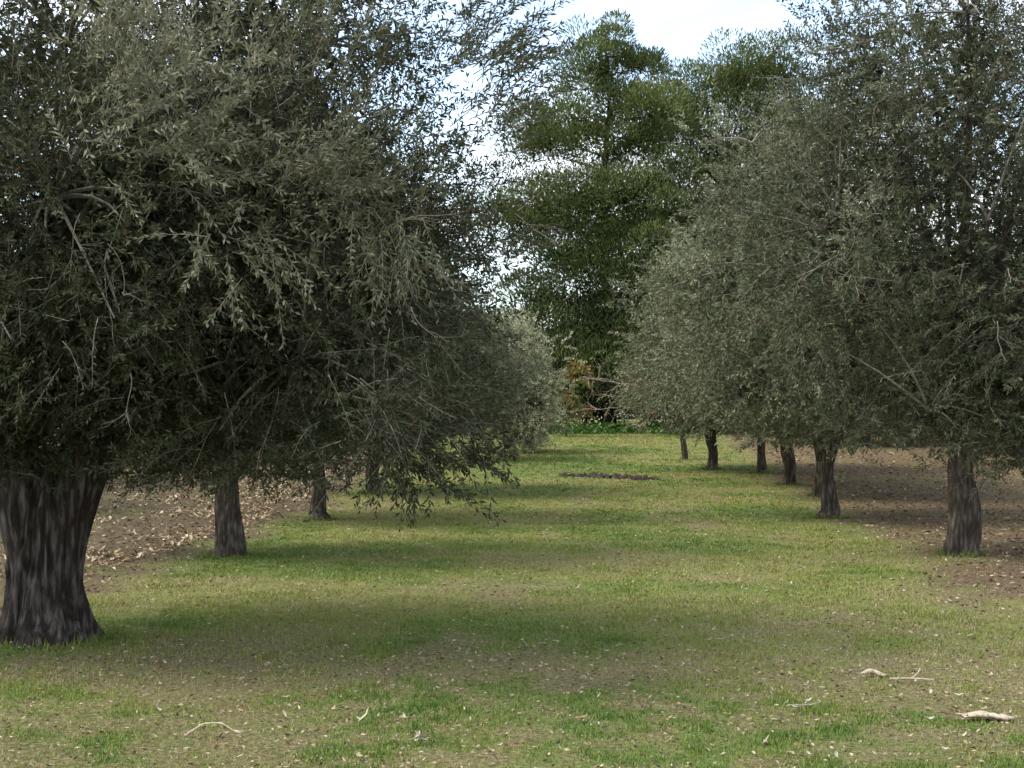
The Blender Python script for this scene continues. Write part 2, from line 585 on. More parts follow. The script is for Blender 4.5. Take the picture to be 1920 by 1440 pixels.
def olive_crown(seed, lobes, n_cl, n_tw, K, leaf_l, leaf_w, stem_frac=1.0, whips=120, fill=3000, zmin=1.0, base_tint=0.45, whip_z=1.6):
    rng = np.random.default_rng(seed)
    geo = Geo()
    C, N = sample_lobes(rng, lobes, n_cl, 0.45, zmin)
    n_cl = len(C)
    ztop = max(q[2] + q[5] for q in lobes)
    up = np.clip((C[:, 2] - 1.2) / (ztop - 1.2), 0, 1)
    ax = unit(N * 0.7 + np.stack([0 * up, 0 * up, 0.75 * up + 0.05], -1) + rng.normal(0, 0.3, (n_cl, 3)))
    ct = base_tint + rng.normal(0, 0.14, n_cl)
    k = np.repeat(np.arange(n_cl), n_tw)
    sz = rng.uniform(0.14, 0.32, n_cl)[k]
    B = C[k] + rng.normal(size=(len(k), 3)) * sz[:, None]
    D = unit(ax[k] + rng.normal(0, 0.6, (len(k), 3)))
    low = B[:, 2] < zmin + 0.45
    D[low, 2] = np.maximum(D[low, 2], -0.1)
    B[:, 2] = np.maximum(B[:, 2], zmin - 0.08)
    L = rng.uniform(0.20, 0.48, len(k))
    droop = rng.uniform(-0.15, 0.35, len(k)) + 0.10 * (1 - up[k])
    st = rng.random(len(k)) < stem_frac
    twigs(geo, rng, B, D, L, droop, K, leaf_l, leaf_w, ct[k] + rng.normal(0, 0.05, len(k)), 0.0028, st)
    # long whips that break the outline
    if whips:
        W, WN = sample_lobes(rng, lobes, whips, 0.9, whip_z)
        upw = np.clip((W[:, 2] - 1.2) / (ztop - 1.2), 0, 1)
        D = unit(WN * 0.8 + np.stack([0 * upw, 0 * upw, 1.3 * upw - 0.15], -1) + rng.normal(0, 0.35, (len(W), 3)))
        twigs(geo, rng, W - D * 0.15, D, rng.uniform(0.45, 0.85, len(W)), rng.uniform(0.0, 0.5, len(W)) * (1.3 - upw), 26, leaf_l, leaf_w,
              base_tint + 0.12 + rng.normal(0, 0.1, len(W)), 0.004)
    # larger leaves added in the core; the interior's shade put into their dark tint
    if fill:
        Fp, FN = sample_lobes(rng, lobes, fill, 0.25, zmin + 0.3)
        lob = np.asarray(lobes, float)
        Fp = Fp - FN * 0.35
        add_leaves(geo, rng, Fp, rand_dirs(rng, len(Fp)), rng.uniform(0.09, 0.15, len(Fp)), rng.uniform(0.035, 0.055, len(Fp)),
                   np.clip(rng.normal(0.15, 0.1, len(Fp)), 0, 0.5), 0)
    return geo, C


def limb_paths(rng, tops, lobes, C):
    """curved limbs from the trunk's head(s) into each lobe, then boughs to the leaf clumps"""
    limbs = []
    for lb in lobes:
        c = np.array(lb[:3])
        a = tops[np.argmin([np.linalg.norm(c[:2] - t[:2] - 0.3 * (t[:2])) for t in tops])]
        mid = a + (c - a) * 0.45 + np.array([rng.normal(0, .15), rng.normal(0, .15), 0.25])
        P = bez(a, a + np.array([0, 0, 0.35]) + (c - a) * 0.1, mid, c + (c - a) * 0.12, 9)
        P[1:-1] += rng.normal(0, 0.025, (7, 3))
        limbs.append(P)
    samp = np.concatenate([P[3:] for P in limbs])
    boughs = []
    for c in C:
        d = np.linalg.norm(samp - c, axis=1) + np.maximum(samp[:, 2] - c[2], 0) * 0.6
        s = samp[np.argmin(d)]
        m1 = s + (c - s) * 0.5 + np.array([0, 0, 0.12]) + rng.normal(0, 0.06, 3)
        boughs.append(bez(s, s + (m1 - s) * 0.6, m1, c, 5))
    return limbs, boughs


def bare_spray(geo, rng, p, d, L, r, depth=3):
    """a leafless forking twig"""
    n_ = 6
    P = [np.array(p, float)]
    d = unit(np.array(d, float))
    for k in range(n_):
        d = unit(d + rng.normal(0, 0.13, 3) + np.array([0, 0, -0.03]))
        P.append(P[-1] + d * L / n_)
    P = np.array(P)
    V, Q = tube(P, np.linspace(r, r * 0.4, len(P)), 4)
    geo.add(V, Q, 0)
    if depth > 0:
        for k in range(rng.integers(2, 5)):
            i = rng.integers(2, n_ + 1)
            bd = unit(d + rng.normal(0, 0.55, 3))
            bare_spray(geo, rng, P[i], bd, L * rng.uniform(0.4, 0.7), r * 0.6, depth - 1)


def trunk_flute(seed, amp, nf=7):
    rng = np.random.default_rng(seed)
    ph = rng.uniform(0, 6.28, 5)
    am = rng.uniform(0.5, 1.0, 5)

    def f(th, t):
        T, H = th[None], t[:, None]
        s = am[0] * np.sin(nf * T + ph[0] + 1.4 * H) + am[1] * 0.7 * np.sin((nf + 4) * T + ph[1] - 2.1 * H) + am[2] * np.sin(3 * T + ph[2] + 2 * H)
        s = s + 0.6 * np.sin(17 * H * 1.0 + 2 * T + ph[3]) * 0.4
        fine = vnoise(T * 9 / 6.28 * 3 + 50, H * 7 + 3) - 0.5
        root_ = np.clip(np.sin(4 * T + ph[4]) + 0.6 * np.sin(7 * T + ph[1]), -0.6, 1.5) * np.exp(-H * 16)
        bulge = 0.16 * np.sin(H * 9 + T + ph[2]) * np.sin(H * 3.1)
        return 1 + amp * (0.35 * s + 0.8 * fine) * (1 + 0.8 * (1 - H) ** 3) + 0.30 * root_ * (amp > 0.15) + bulge * (amp > 0.15)
    return f


def olive_tree(name, label, seed, trunk_r, trunk_h, lean, lobes, crown_args, bare=10, group='olive trees of the grove', zroot=-0.12, flare=0.6):
    rng = np.random.default_rng(seed + 500)
    root = bpy.data.objects.new(name, None)
    root.empty_display_size = 0.3
    col.objects.link(root)
    tag(root, label, 'tree', group)
    top = np.array([lean[0], lean[1], trunk_h])
    n_ = 34
    P = bez(np.array([0, 0, zroot]), np.array([lean[0] * 0.05, lean[1] * 0.05, trunk_h * 0.35]), top - np.array([-lean[0] * .25, -lean[1] * .25, trunk_h * 0.35]), top + np.array([0, 0, 0.15]), n_)
    t = np.linspace(0, 1, n_)
    R = trunk_r * (1 + flare * np.exp(-t * 13) - 0.15 * t + 0.13 * np.sin(t * 7 + seed))
    P[3:-3, 0] += 0.05 * np.sin(np.linspace(0, 7, n_ - 6) + seed)
    V, Q = tube(P, R, 40, trunk_flute(seed, 0.20))
    g = Geo()
    g.add(V, Q, 0)
    link('trunk', g.mesh('trunk', [M_bark], True), root)
    cg, C = olive_crown(seed, lobes, **crown_args)
    limbs, boughs = limb_paths(rng, [top], lobes, C)
    for P in limbs:
        g = Geo()
        ln = np.linspace(0, 1, len(P))
        V, Q = tube(P, trunk_r * (0.55 - 0.42 * ln), 8)
        g.add(V, Q, 0)
        link('limb', g.mesh('limb', [M_bark], True), root)
    for P in boughs:
        V, Q = tube(P, np.linspace(0.016, 0.006, 5), 4)
        cg.add(V, Q, 1)
    crown = link('crown', cg.mesh('crown', [M_olive, M_twig]), root)
    crown['kind'] = 'stuff'
    if bare:
        g = Geo()
        W, WN = sample_lobes(rng, lobes, bare, 0.8, 1.3)
        for p_, d_ in zip(W, WN):
            bare_spray(g, rng, p_ - d_ * 0.2, d_ + np.array([0, 0, 0.2]), rng.uniform(0.4, 0.7), 0.0045, 2)
        link('bare_twigs', g.mesh('bare_twigs', [M_dead], True), root)['kind'] = 'stuff'
    return root


def round_lobes(seed, rad=2.3, top=5.9, bottom=1.25, n_side=7):
    rng = np.random.default_rng(seed)
    zc = (top + bottom) / 2
    lobes = [(0, 0, zc + 0.35, rad * 0.68, rad * 0.68, (top - bottom) * 0.40)]
    for k in range(n_side):
        a = 6.283 * k / n_side + rng.uniform(-.3, .3)
        q = rad * rng.uniform(0.48, 0.62)
        h = (top - bottom) * rng.uniform(0.22, 0.30)
        lobes.append((q * math.cos(a), q * math.sin(a), bottom + h + rng.uniform(0.1, 1.3), rad * rng.uniform(.42, .54), rad * rng.uniform(.42, .54), h))
    for k in range(5):
        a = 6.283 * k / 5 + rng.uniform(-.4, .4)
        q = rad * rng.uniform(0.2, 0.45)
        lobes.append((q * math.cos(a), q * math.sin(a), bottom + 0.62 + rng.uniform(-.12, .25), rad * .36, rad * .36, 0.62))
    for k in range(4):
        a = 6.283 * k / 4 + rng.uniform(-.5, .5)
        q = rad * 0.38
        lobes.append((q * math.cos(a), q * math.sin(a), top - (top - bottom) * 0.24, rad * 0.4, rad * 0.4, (top - bottom) * 0.22))
    return lobes


def put(o, xy, rot=0.0, s=1.0, sink=0.0):
    o.location = (xy[0], xy[1], float(gz(xy[0], xy[1])) - sink)
    o.rotation_euler = (0, 0, rot)
    o.scale = (s, s, s)
    return o


def relabel(o, label):
    o['label'] = label
    return o


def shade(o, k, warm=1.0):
    """per-tree crown tone; shaded left row and lit right row put into colour"""
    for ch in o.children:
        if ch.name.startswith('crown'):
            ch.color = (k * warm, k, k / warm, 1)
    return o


# ------------------------------------------------------------------ the old olive tree with the forked trunk
def old_tree():
    xy = on_ground(85, 1200)
    root = bpy.data.objects.new('olive_tree', None)
    col.objects.link(root)
    tag(root, 'old olive tree with a thick fluted trunk forking low and a wide hanging crown', 'tree', 'olive trees of the grove')
    rng = np.random.default_rng(4)
    base = Geo()

    def old_flute(th, t_):
        T, H = th[None], t_[:, None]
        tw = T + 0.25 * np.sin(H * 4 + 1) + 0.5 * (vnoise(T * 2 + 9, H * 3) - .5)
        ridg = 1 - np.abs(np.sin(tw * 5.5)) ** 0.7 * 1.0
        ridg2 = 1 - np.abs(np.sin(tw * 11 + 3 * vnoise(T * 3, H * 4 + 30))) ** 0.8
        knob = vnoise(T * 4 + 80, H * 9 + 4) - .5
        return 1.10 - 0.26 * ridg - 0.12 * ridg2 + 0.12 * knob + 0.10 * np.sin(3 * T + 1) * (1 - H) ** 2
    # bole
    n_ = 90
    z = np.linspace(-0.15, 1.35, n_)
    t = np.linspace(0, 1, n_)
    P = np.stack([0.02 - 0.03 * np.sin(t * 3), 0 * t, z], -1)
    R = 0.215 + 0.19 * np.exp(-(z + 0.05) * 4.2) + 0.03 * t ** 2 
    R = R * np.sqrt(np.clip(1 - (np.clip(z - 0.75, 0, 1) / 0.605) ** 2, 0.0004, 1))
    V, Q = tube(P, R, 150, old_flute)
    base.add(V, Q, 0)
    link('trunk', base.mesh('trunk', [M_bark_big], True), root)
    stems = [((0.06, 0.02, 0.30), (0.02, 0, 1.05), (0.42, 0.05, 1.40), (0.80, 0.1, 2.7), 0.20),
             ((-0.06, 0.0, 0.30), (-0.02, 0, 1.05), (-0.40, -0.05, 1.40), (-0.75, 0.0, 2.7), 0.20)]
    tops = []
    for a, b, c, d, r0 in stems:
        P = bez(np.array(a), np.array(b), np.array(c), np.array(d), 30)
        V, Q = tube(P, np.linspace(r0 * .95, r0 * 0.6, 30) + 0.03 * np.sin(np.linspace(0, 3.1, 30)), 48, trunk_flute(int(r0 * 1000), 0.14, 6))
        g = Geo()
        g.add(V, Q, 0)
        link('stem', g.mesh('stem', [M_bark_big], True), root)
        tops.append(P[-4])
    lobes = [(0.0, 0.1, 4.1, 2.1, 2.0, 1.7, 0.55), (1.6, -0.2, 3.1, 1.4, 1.4, 1.4, 1.4), (1.75, -0.6, 2.0, 0.85, 0.8, 0.68, 2.0),
             (0.5, -1.3, 2.9, 1.3, 1.1, 1.15, 1.3), (-1.8, 0.0, 3.2, 1.5, 1.5, 1.5, 0.45), (0.4, 1.5, 3.1, 1.6, 1.2, 1.5, 0.55),
             (1.4, 0.2, 4.5, 1.35, 1.3, 1.0, 0.6), (-0.35, -0.9, 2.35, 1.0, 0.7, 0.62, 1.3), (1.0, 0.2, 2.2, 1.1, 1.0, 0.75, 1.3),
             (-1.2, -1.0, 2.6, 0.9, 0.9, 0.9, 0.7), (2.2, 0.2, 2.6, 0.85, 0.8, 1.0, 1.6), (0.4, 0.4, 1.8, 1.0, 0.9, 0.5, 1.3), (0.0, -0.5, 1.85, 0.75, 0.4, 0.42, 1.8), (-0.05, -0.35, 1.62, 0.6, 0.3, 0.28, 2.6)]
    cg, C = olive_crown(7, lobes, 470, 32, 20, 0.052, 0.0150, 0.3, whips=150, fill=12000, zmin=1.3, base_tint=0.31, whip_z=2.2)
    limbs, boughs = limb_paths(rng, tops, lobes, C)
    for P in limbs:
        g = Geo()
        V, Q = tube(P, np.linspace(0.11, 0.025, len(P)), 9)
        g.add(V, Q, 0)
        link('limb', g.mesh('limb', [M_bark], True), root)
    for P in boughs:
        V, Q = tube(P, np.linspace(0.018, 0.006, 5), 4)
        cg.add(V, Q, 1)
    # sprays standing out from the crown; sunlit look of upper ones put into tint
    b0 = np.array([xy[0], xy[1], 0.0])
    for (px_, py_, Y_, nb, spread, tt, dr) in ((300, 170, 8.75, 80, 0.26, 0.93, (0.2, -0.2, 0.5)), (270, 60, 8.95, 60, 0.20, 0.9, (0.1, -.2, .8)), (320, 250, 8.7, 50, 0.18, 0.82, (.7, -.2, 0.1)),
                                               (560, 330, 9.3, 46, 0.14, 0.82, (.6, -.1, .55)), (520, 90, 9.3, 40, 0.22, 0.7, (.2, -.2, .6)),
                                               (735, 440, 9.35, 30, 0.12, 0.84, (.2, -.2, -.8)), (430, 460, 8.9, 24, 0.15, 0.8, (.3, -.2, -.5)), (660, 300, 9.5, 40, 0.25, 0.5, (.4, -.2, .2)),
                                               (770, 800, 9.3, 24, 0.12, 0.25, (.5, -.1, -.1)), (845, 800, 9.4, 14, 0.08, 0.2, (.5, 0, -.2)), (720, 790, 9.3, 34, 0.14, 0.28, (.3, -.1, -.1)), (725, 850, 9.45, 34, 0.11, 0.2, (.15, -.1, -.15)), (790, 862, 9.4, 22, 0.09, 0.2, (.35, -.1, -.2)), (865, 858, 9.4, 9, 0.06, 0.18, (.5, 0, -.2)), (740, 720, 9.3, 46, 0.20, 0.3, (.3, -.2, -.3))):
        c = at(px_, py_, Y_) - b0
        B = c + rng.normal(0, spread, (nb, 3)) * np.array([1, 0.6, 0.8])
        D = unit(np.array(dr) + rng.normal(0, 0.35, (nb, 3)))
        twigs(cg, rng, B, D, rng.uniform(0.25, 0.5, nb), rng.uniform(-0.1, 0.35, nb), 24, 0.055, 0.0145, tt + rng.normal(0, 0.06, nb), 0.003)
    # thin outer shoots against the sky
    for k in range(30):
        c = at(rng.uniform(830, 960), rng.uniform(-20, 260), rng.uniform(10.3, 11.6)) - b0
        twigs(cg, rng, c[None] + rng.normal(0, .1, (4, 3)), unit(np.array([0.8, -0.1, 0.7]) + rng.normal(0, 0.3, (4, 3))), rng.uniform(0.3, 0.55, 4), 0.1, 20, 0.06, 0.015, 0.4, 0.004)
    crown = link('crown', cg.mesh('crown', [M_olive, M_twig]), root)
    crown['kind'] = 'stuff'
    crown.color = (0.76, 0.74, 0.70, 1)  # crown darkened: its shaded side is put into the colour
    g = Geo()
    W, WN = sample_lobes(rng, lobes, 26, 0.85, 1.4)
    for p_, d_ in zip(W, WN):
        bare_spray(g, rng, p_ - d_ * 0.2, d_ + np.array([0, 0, -0.2]), rng.uniform(0.3, 0.6), 0.0035, 2)
    for (px_, py_, Y_, dr, L_) in ((150, 400, 9.4, (-.45, 0, -.9), .42), (200, 470, 9.5, (.1, 0, -1), .35), (700, 390, 9.4, (.5, 0, -.9), .4), (720, 430, 9.4, (.7, 0, .4), .35),
                                   (245, 700, 9.5, (.2, 0, -1), .25), (770, 575, 9.4, (.35, 0, -1), .3), (650, 700, 9.4, (.6, 0, -.3), .45), (780, 730, 9.4, (.6, 0, -.5), .4), (970, 395, 11.0, (.8, 0, .5), .4), (965, 400, 11.0, (.7, 0, -.5), .35)):
        bare_spray(g, rng, at(px_, py_, Y_) - b0, np.array(dr, float), L_, 0.004, 2)
    link('bare_twigs', g.mesh('bare_twigs', [M_dead], True), root)['kind'] = 'stuff'
    put(root, xy)


old_tree()

# ------------------------------------------------------------------ younger olive trees
lobesA = round_lobes(21, 2.35, 6.4, 1.0)
argsA = dict(n_cl=290, n_tw=25, K=18, leaf_l=0.066, leaf_w=0.018, stem_frac=0.5, whips=150, fill=6000, zmin=0.95, base_tint=0.46)
lobesB = round_lobes(22, 2.5, 6.1, 1.12, 8)
argsB = dict(n_cl=240, n_tw=21, K=16, leaf_l=0.080, leaf_w=0.024, stem_frac=0.25, whips=120, fill=4000, zmin=1.15, base_tint=0.56)
lobesC = round_lobes(23, 2.4, 5.7, 1.0, 8)
argsC = dict(n_cl=220, n_tw=19, K=14, leaf_l=0.095, leaf_w=0.030, stem_frac=0.2, whips=100, fill=3000, zmin=1.05, base_tint=0.58)

A = olive_tree('olive_tree', 'olive tree with a gnarled trunk patched pale grey at the edge of the reddish soil', 31, 0.145, 1.55, (0.05, 0.0), lobesA, argsA, 26)
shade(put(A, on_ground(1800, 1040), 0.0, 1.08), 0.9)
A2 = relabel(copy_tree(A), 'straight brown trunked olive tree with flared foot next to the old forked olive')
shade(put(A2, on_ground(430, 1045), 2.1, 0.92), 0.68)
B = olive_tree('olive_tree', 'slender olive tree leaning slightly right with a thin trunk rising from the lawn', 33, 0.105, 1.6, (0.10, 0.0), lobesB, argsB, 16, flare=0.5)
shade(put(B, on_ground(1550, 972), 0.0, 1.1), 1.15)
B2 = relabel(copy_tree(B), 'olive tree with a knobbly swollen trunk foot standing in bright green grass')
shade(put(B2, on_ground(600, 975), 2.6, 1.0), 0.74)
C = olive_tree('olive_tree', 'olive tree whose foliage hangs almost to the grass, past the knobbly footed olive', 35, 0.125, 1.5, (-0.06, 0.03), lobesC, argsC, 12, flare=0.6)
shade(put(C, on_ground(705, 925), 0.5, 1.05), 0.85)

more = [  # px, py, which, rotation, scale, label
    (1539, 931, B, 4.0, 1.0, 'olive tree half hidden behind the slender leaning olive'),
    (1478, 909, C, 2.2, 1.05, 'thin straight trunked olive tree in a dark ring of grass'),
    (1428, 888, B, 1.2, 0.98, 'olive tree with a bent trunk between the thin straight olive and the stout dark one'),
    (1333, 881, C, 3.7, 0.98, 'olive tree with a short stout black trunk at the far end of the lawn'),
    (885, 862, B, 5.1, 0.66, 'small olive tree with a dark thin trunk beside the rounded grey olive'),
]
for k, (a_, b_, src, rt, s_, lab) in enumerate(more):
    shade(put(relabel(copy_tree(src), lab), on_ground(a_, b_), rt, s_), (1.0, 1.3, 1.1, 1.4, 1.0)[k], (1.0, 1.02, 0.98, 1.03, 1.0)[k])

# rows further out on either side, seen under and between the crowns
rows = []
for y_ in (27, 34, 41, 48, 56):
    rows.append((-11.2, y_))
for y_ in (36, 45, 54):
    rows.append((-18.5, y_))
for y_ in (40, 47, 54):
    rows.append((13.0, y_))
for y_ in (50, 57):
    rows.append((20.0, y_))
rows += [(-6.0, 42.0), (-8.0, 52.0), (9.6, 53.0), (10.4, 26.0), (14.5, 58.0), (-8.0, 58.0), (17.0, 44.0), (-14.5, 50)]
rr = np.random.default_rng(8)
for k, (x_, y_) in enumerate(rows):
    o_ = copy_tree((B, C)[k % 2])
    relabel(o_, 'grey green olive tree of the rows beyond the leaf strewn soil' if x_ < 0 else 'grey green olive tree of the rows beyond the reddish soil')
    o_['group'] = 'outer rows left of the lawn' if x_ < 0 else 'outer rows right of the lawn'
    put(o_, (x_ + rr.normal(0, .3), y_ + rr.normal(0, .5)), rr.uniform(0, 6.28), rr.uniform(0.95, 1.12))

# rounded olive with foliage to the ground
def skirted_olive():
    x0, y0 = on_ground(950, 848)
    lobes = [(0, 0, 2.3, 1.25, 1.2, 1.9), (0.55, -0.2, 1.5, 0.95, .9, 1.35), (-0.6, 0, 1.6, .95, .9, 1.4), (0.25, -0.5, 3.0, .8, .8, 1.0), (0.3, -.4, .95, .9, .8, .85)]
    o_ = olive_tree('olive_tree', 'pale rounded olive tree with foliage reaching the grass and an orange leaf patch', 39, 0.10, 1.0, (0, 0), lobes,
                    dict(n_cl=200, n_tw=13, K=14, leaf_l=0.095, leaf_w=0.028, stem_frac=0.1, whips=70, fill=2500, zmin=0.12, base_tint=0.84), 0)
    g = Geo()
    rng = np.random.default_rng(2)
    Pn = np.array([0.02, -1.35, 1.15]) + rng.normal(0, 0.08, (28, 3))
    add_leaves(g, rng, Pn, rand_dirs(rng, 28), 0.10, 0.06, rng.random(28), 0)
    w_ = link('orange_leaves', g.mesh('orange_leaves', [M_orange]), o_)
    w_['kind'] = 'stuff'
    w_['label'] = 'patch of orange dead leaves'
    shade(put(o_, (x0, y0)), 1.55, 1.03)  # lit look put into the pale leaf tint and the crown colour
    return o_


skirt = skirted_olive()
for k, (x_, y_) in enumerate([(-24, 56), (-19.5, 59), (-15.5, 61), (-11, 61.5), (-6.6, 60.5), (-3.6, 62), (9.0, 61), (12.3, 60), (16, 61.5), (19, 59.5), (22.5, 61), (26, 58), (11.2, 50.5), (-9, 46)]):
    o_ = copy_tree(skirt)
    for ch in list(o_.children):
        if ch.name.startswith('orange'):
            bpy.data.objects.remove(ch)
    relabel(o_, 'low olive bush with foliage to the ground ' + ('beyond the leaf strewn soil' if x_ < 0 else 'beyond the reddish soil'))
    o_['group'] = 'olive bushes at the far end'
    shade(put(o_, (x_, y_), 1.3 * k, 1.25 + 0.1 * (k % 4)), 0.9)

# dead bare branches reaching out of the far right olive
def dead_branches():
    rng = np.random.default_rng(61)
    base = at(1275, 730, 43.5)
    zg = float(gz(base[0], base[1]))
    g = Geo()
    o_ = bpy.data.objects.new('dead_olive_tree', None)
    col.objects.link(o_)
    tag(o_, 'leafless dead olive with pale brown twigs poking out beside the stout dark trunk', 'tree')
    o_.location = (base[0], base[1], zg)
    h = base[2] - zg
    V, Q = tube(bez(np.array([0.15, 0, -.1]), np.array([0.1, 0, .5]), np.array([0, 0, .9]), np.array([0, 0, h]), 12), np.linspace(0.09, 0.05, 12), 12, trunk_flute(3, .1))
    g.add(V, Q, 0)
    link('trunk', g.mesh('trunk', [M_bark], True), o_)
    g = Geo()
    for (qx, qy) in ((1130, 714), (1155, 765), (1200, 800), (1190, 690), (1170, 735), (1210, 740), (1230, 680), (1225, 770)):
        tgt = at(qx, qy, 43.0 + rng.normal(0, .3)) - base + np.array([0, 0, h])
        s = np.array([0, 0, h - rng.uniform(0, 0.5)])
        P = bez(s, s + (tgt - s) * .3 + np.array([0, 0, .12]), s + (tgt - s) * .6 + np.array([0, 0, .15]), tgt, 8)
        V, Q = tube(P, np.linspace(0.03, 0.010, 8), 5)
        g.add(V, Q, 0)
        for q in range(5):
            i = rng.integers(3, 8)
            bare_spray(g, rng, P[i], unit(tgt - s) + rng.normal(0, .5, 3), rng.uniform(.35, .8), 0.012, 2)
    link('bare_twigs', g.mesh('bare_twigs', [M_pink], True), o_)['kind'] = 'stuff'


dead_branches()

# ------------------------------------------------------------------ pines and thicket behind the lawn
def clump_tree(name, label, base, lobes, n_cl, n_bl, bl, bw, mat, barkm, seed, trunk_r, sz=0.5, cat='tree', group=None, tint0=0.5, trunk_to=None, inner=0):
    rng = np.random.default_rng(seed)
    o_ = bpy.data.objects.new(name, None)
    col.objects.link(o_)
    tag(o_, label, cat, group)
    g = Geo()
    Cc, N = sample_lobes(rng, lobes, n_cl, 0.35, 0.2)
    k = np.repeat(np.arange(len(Cc)), n_bl)
    near_r = np.min([np.linalg.norm((Cc - np.array(q[:3])) / np.array(q[3:6]), axis=1) + 0 * q[3] for q in lobes], axis=0)
    small = np.array([min(q[3] for q in lobes if np.linalg.norm((c - np.array(q[:3])) / np.array(q[3:6])) < 1.3) if any(np.linalg.norm((c - np.array(q[:3])) / np.array(q[3:6])) < 1.3 for q in lobes) else 1.0 for c in Cc])
    rp_ = np.maximum(np.minimum(rng.uniform(0.65, 1.25, len(Cc)) * sz, small * 0.7), 0.55 * min(sz, 1.0))
    d_ = rand_dirs(rng, len(k))
    d_[:, 2] = np.where(d_[:, 2] < -0.35, -d_[:, 2], d_[:, 2])
    rad = rp_[k] * (0.45 + 0.55 * rng.random(len(k)) ** 0.5)
    P = Cc[k] + d_ * rad[:, None] * np.array([1.1, 1.1, 0.9])
    D = unit(d_ * 0.9 + np.array([0, 0, 0.5]) + rng.normal(0, .35, (len(k), 3)))
    ct = tint0 + rng.normal(0, .16, len(Cc))
    add_leaves(g, rng, P, D, rng.uniform(.7, 1.2, len(k)) * bl, rng.uniform(.8, 1.2, len(k)) * bw, np.clip(ct[k] + rng.normal(0, .12, len(k)), 0, 1), 0)
    if inner:  # filler leaves, the crown's dark interior painted into their tint
        big = [q for q in lobes if q[3] > 1.5]
        Fp, FN = sample_lobes(rng, big, inner, 0.2, 0.2)
        add_leaves(g, rng, Fp - FN * 0.7, rand_dirs(rng, len(Fp)), 0.26, 0.13, np.clip(rng.normal(.2, .1, len(Fp)), 0, 1), 0)
    H = trunk_to or max(q[2] for q in lobes)
    trunkP = np.stack([0.12 * np.sin(np.linspace(0, 4, 16) + seed), 0.12 * np.cos(np.linspace(0, 3, 16)), np.linspace(-0.3, H, 16)], -1)
    tg = Geo()
    V, Q = tube(trunkP, np.linspace(trunk_r, trunk_r * .25, 16), 14, trunk_flute(seed, .1))
    tg.add(V, Q, 0)
    link('trunk', tg.mesh('trunk', [barkm], True), o_)
    for c in Cc[::6]:
        z0 = max(0.5, min(H - 0.3, c[2] - 0.35 * math.hypot(c[0], c[1])))
        s = np.array([0, 0, z0])
        Pb = bez(s, s + (c - s) * .35, s + (c - s) * .7, c, 5)
        V, Q = tube(Pb, np.linspace(trunk_r * .16, trunk_r * .05, 5), 4)
        g.add(V, Q, 1)
    cr = link('crown', g.mesh('crown', [mat, barkm]), o_)
    cr['kind'] = 'stuff'
    o_.location = base
    return o_


def lobes_px(spec, base, Y):
    outl = []
    for (px_, py_, rx_, rz_) in spec:
        c = at(px_, py_, Y) - base
        s_ = Y / F
        outl.append((c[0], c[1] * 1.0 + 0.0, c[2], rx_ * s_, max(rx_ * s_ * 0.85, 0.6), rz_ * s_))
    return outl


YP = 66.0
gP = float(gz(4, YP))
pb = at(1140, 800, YP); pb[2] = gP
pine1 = clump_tree('pine_tree', 'tall dark green pine with a narrow pointed top behind the lawn', pb,
                   lobes_px([(1158, 70, 40, 75), (1130, 140, 75, 85), (1110, 240, 130, 100), (1020, 270, 70, 60), (990, 400, 110, 80), (1140, 370, 150, 90), (1225, 140, 45, 55), (1075, 480, 120, 80), (1190, 500, 130, 90), (1090, 620, 130, 90), (1210, 250, 90, 90), (1210, 640, 120, 80), (1110, 740, 150, 70), (1020, 560, 90, 60)], pb, YP),
                   320, 350, 0.21, 0.048, M_pine, M_pinebark, 71, 0.28, 1.3, group=None, tint0=0.5, trunk_to=13.0, inner=7000)
pb2 = at(1350, 800, YP + 3); pb2[2] = gP
pine2 = clump_tree('pine_tree', 'broad rounded dark green pine beside the pointed pine', pb2,
                   lobes_px([(1390, 150, 90, 80), (1300, 215, 85, 75), (1440, 130, 70, 60), (1330, 320, 130, 90), (1420, 300, 120, 100), (1255, 410, 90, 80), (1340, 450, 130, 90), (1280, 560, 120, 90), (1400, 560, 120, 90), (1480, 240, 80, 90), (1300, 680, 120, 80)], pb2, YP + 3),
                   290, 350, 0.21, 0.048, M_pine, M_pinebark, 72, 0.30, 1.3, tint0=0.5, trunk_to=11.0, inner=7000)

sh_lobes = [(0, 0, 1.5, 1.5, 1.4, 1.4), (0.9, 0.1, 1.1, 1.1, 1.0, 1.0), (-0.9, 0, 1.2, 1.2, 1.0, 1.1), (0.2, -0.3, 2.6, 1.0, 1.0, 1.0)]
shrub = clump_tree('shrub', 'dark evergreen shrub of the thicket under the pines', (0, 0, 0), sh_lobes, 150, 90, 0.13, 0.06, M_shrub, M_pinebark, 75, 0.05, 0.55,
                   cat='shrub', group='thicket behind the lawn', tint0=0.4)
spots = [(x_, 65.0 + (k % 3) * 1.2, 1.0 + 0.35 * ((k * 7) % 5) / 5) for k, x_ in enumerate(np.arange(-26, 40, 2.1))]
rs = np.random.default_rng(77)
first = True
for (x_, y_, s_) in spots:
    o_ = shrub if first else copy_tree(shrub)
    first = False
    put(o_, (x_ + rs.normal(0, .3), y_ + rs.normal(0, .3)), rs.uniform(0, 6.28), s_ * (1.35 if 0 < x_ < 9 else 1.1), 0.05)

ax_, ay_ = on_ground(1060, 818)
aut = clump_tree('autumn_shrub', 'shrub with yellow and orange autumn leaves at the edge of the thicket', (0, 0, 0),
                 [(0, 0, 1.4, .55, .5, .9), (-.25, 0, .9, .5, .45, .7), (.3, 0, 1.9, .35, .35, .5), (.25, 0, .7, .4, .4, .6)], 46, 22, 0.13, 0.08, M_autumn, M_pinebark, 78, 0.03, 0.35, cat='shrub', tint0=0.42)
put(aut, (ax_, 58.5), 0, 1.15)

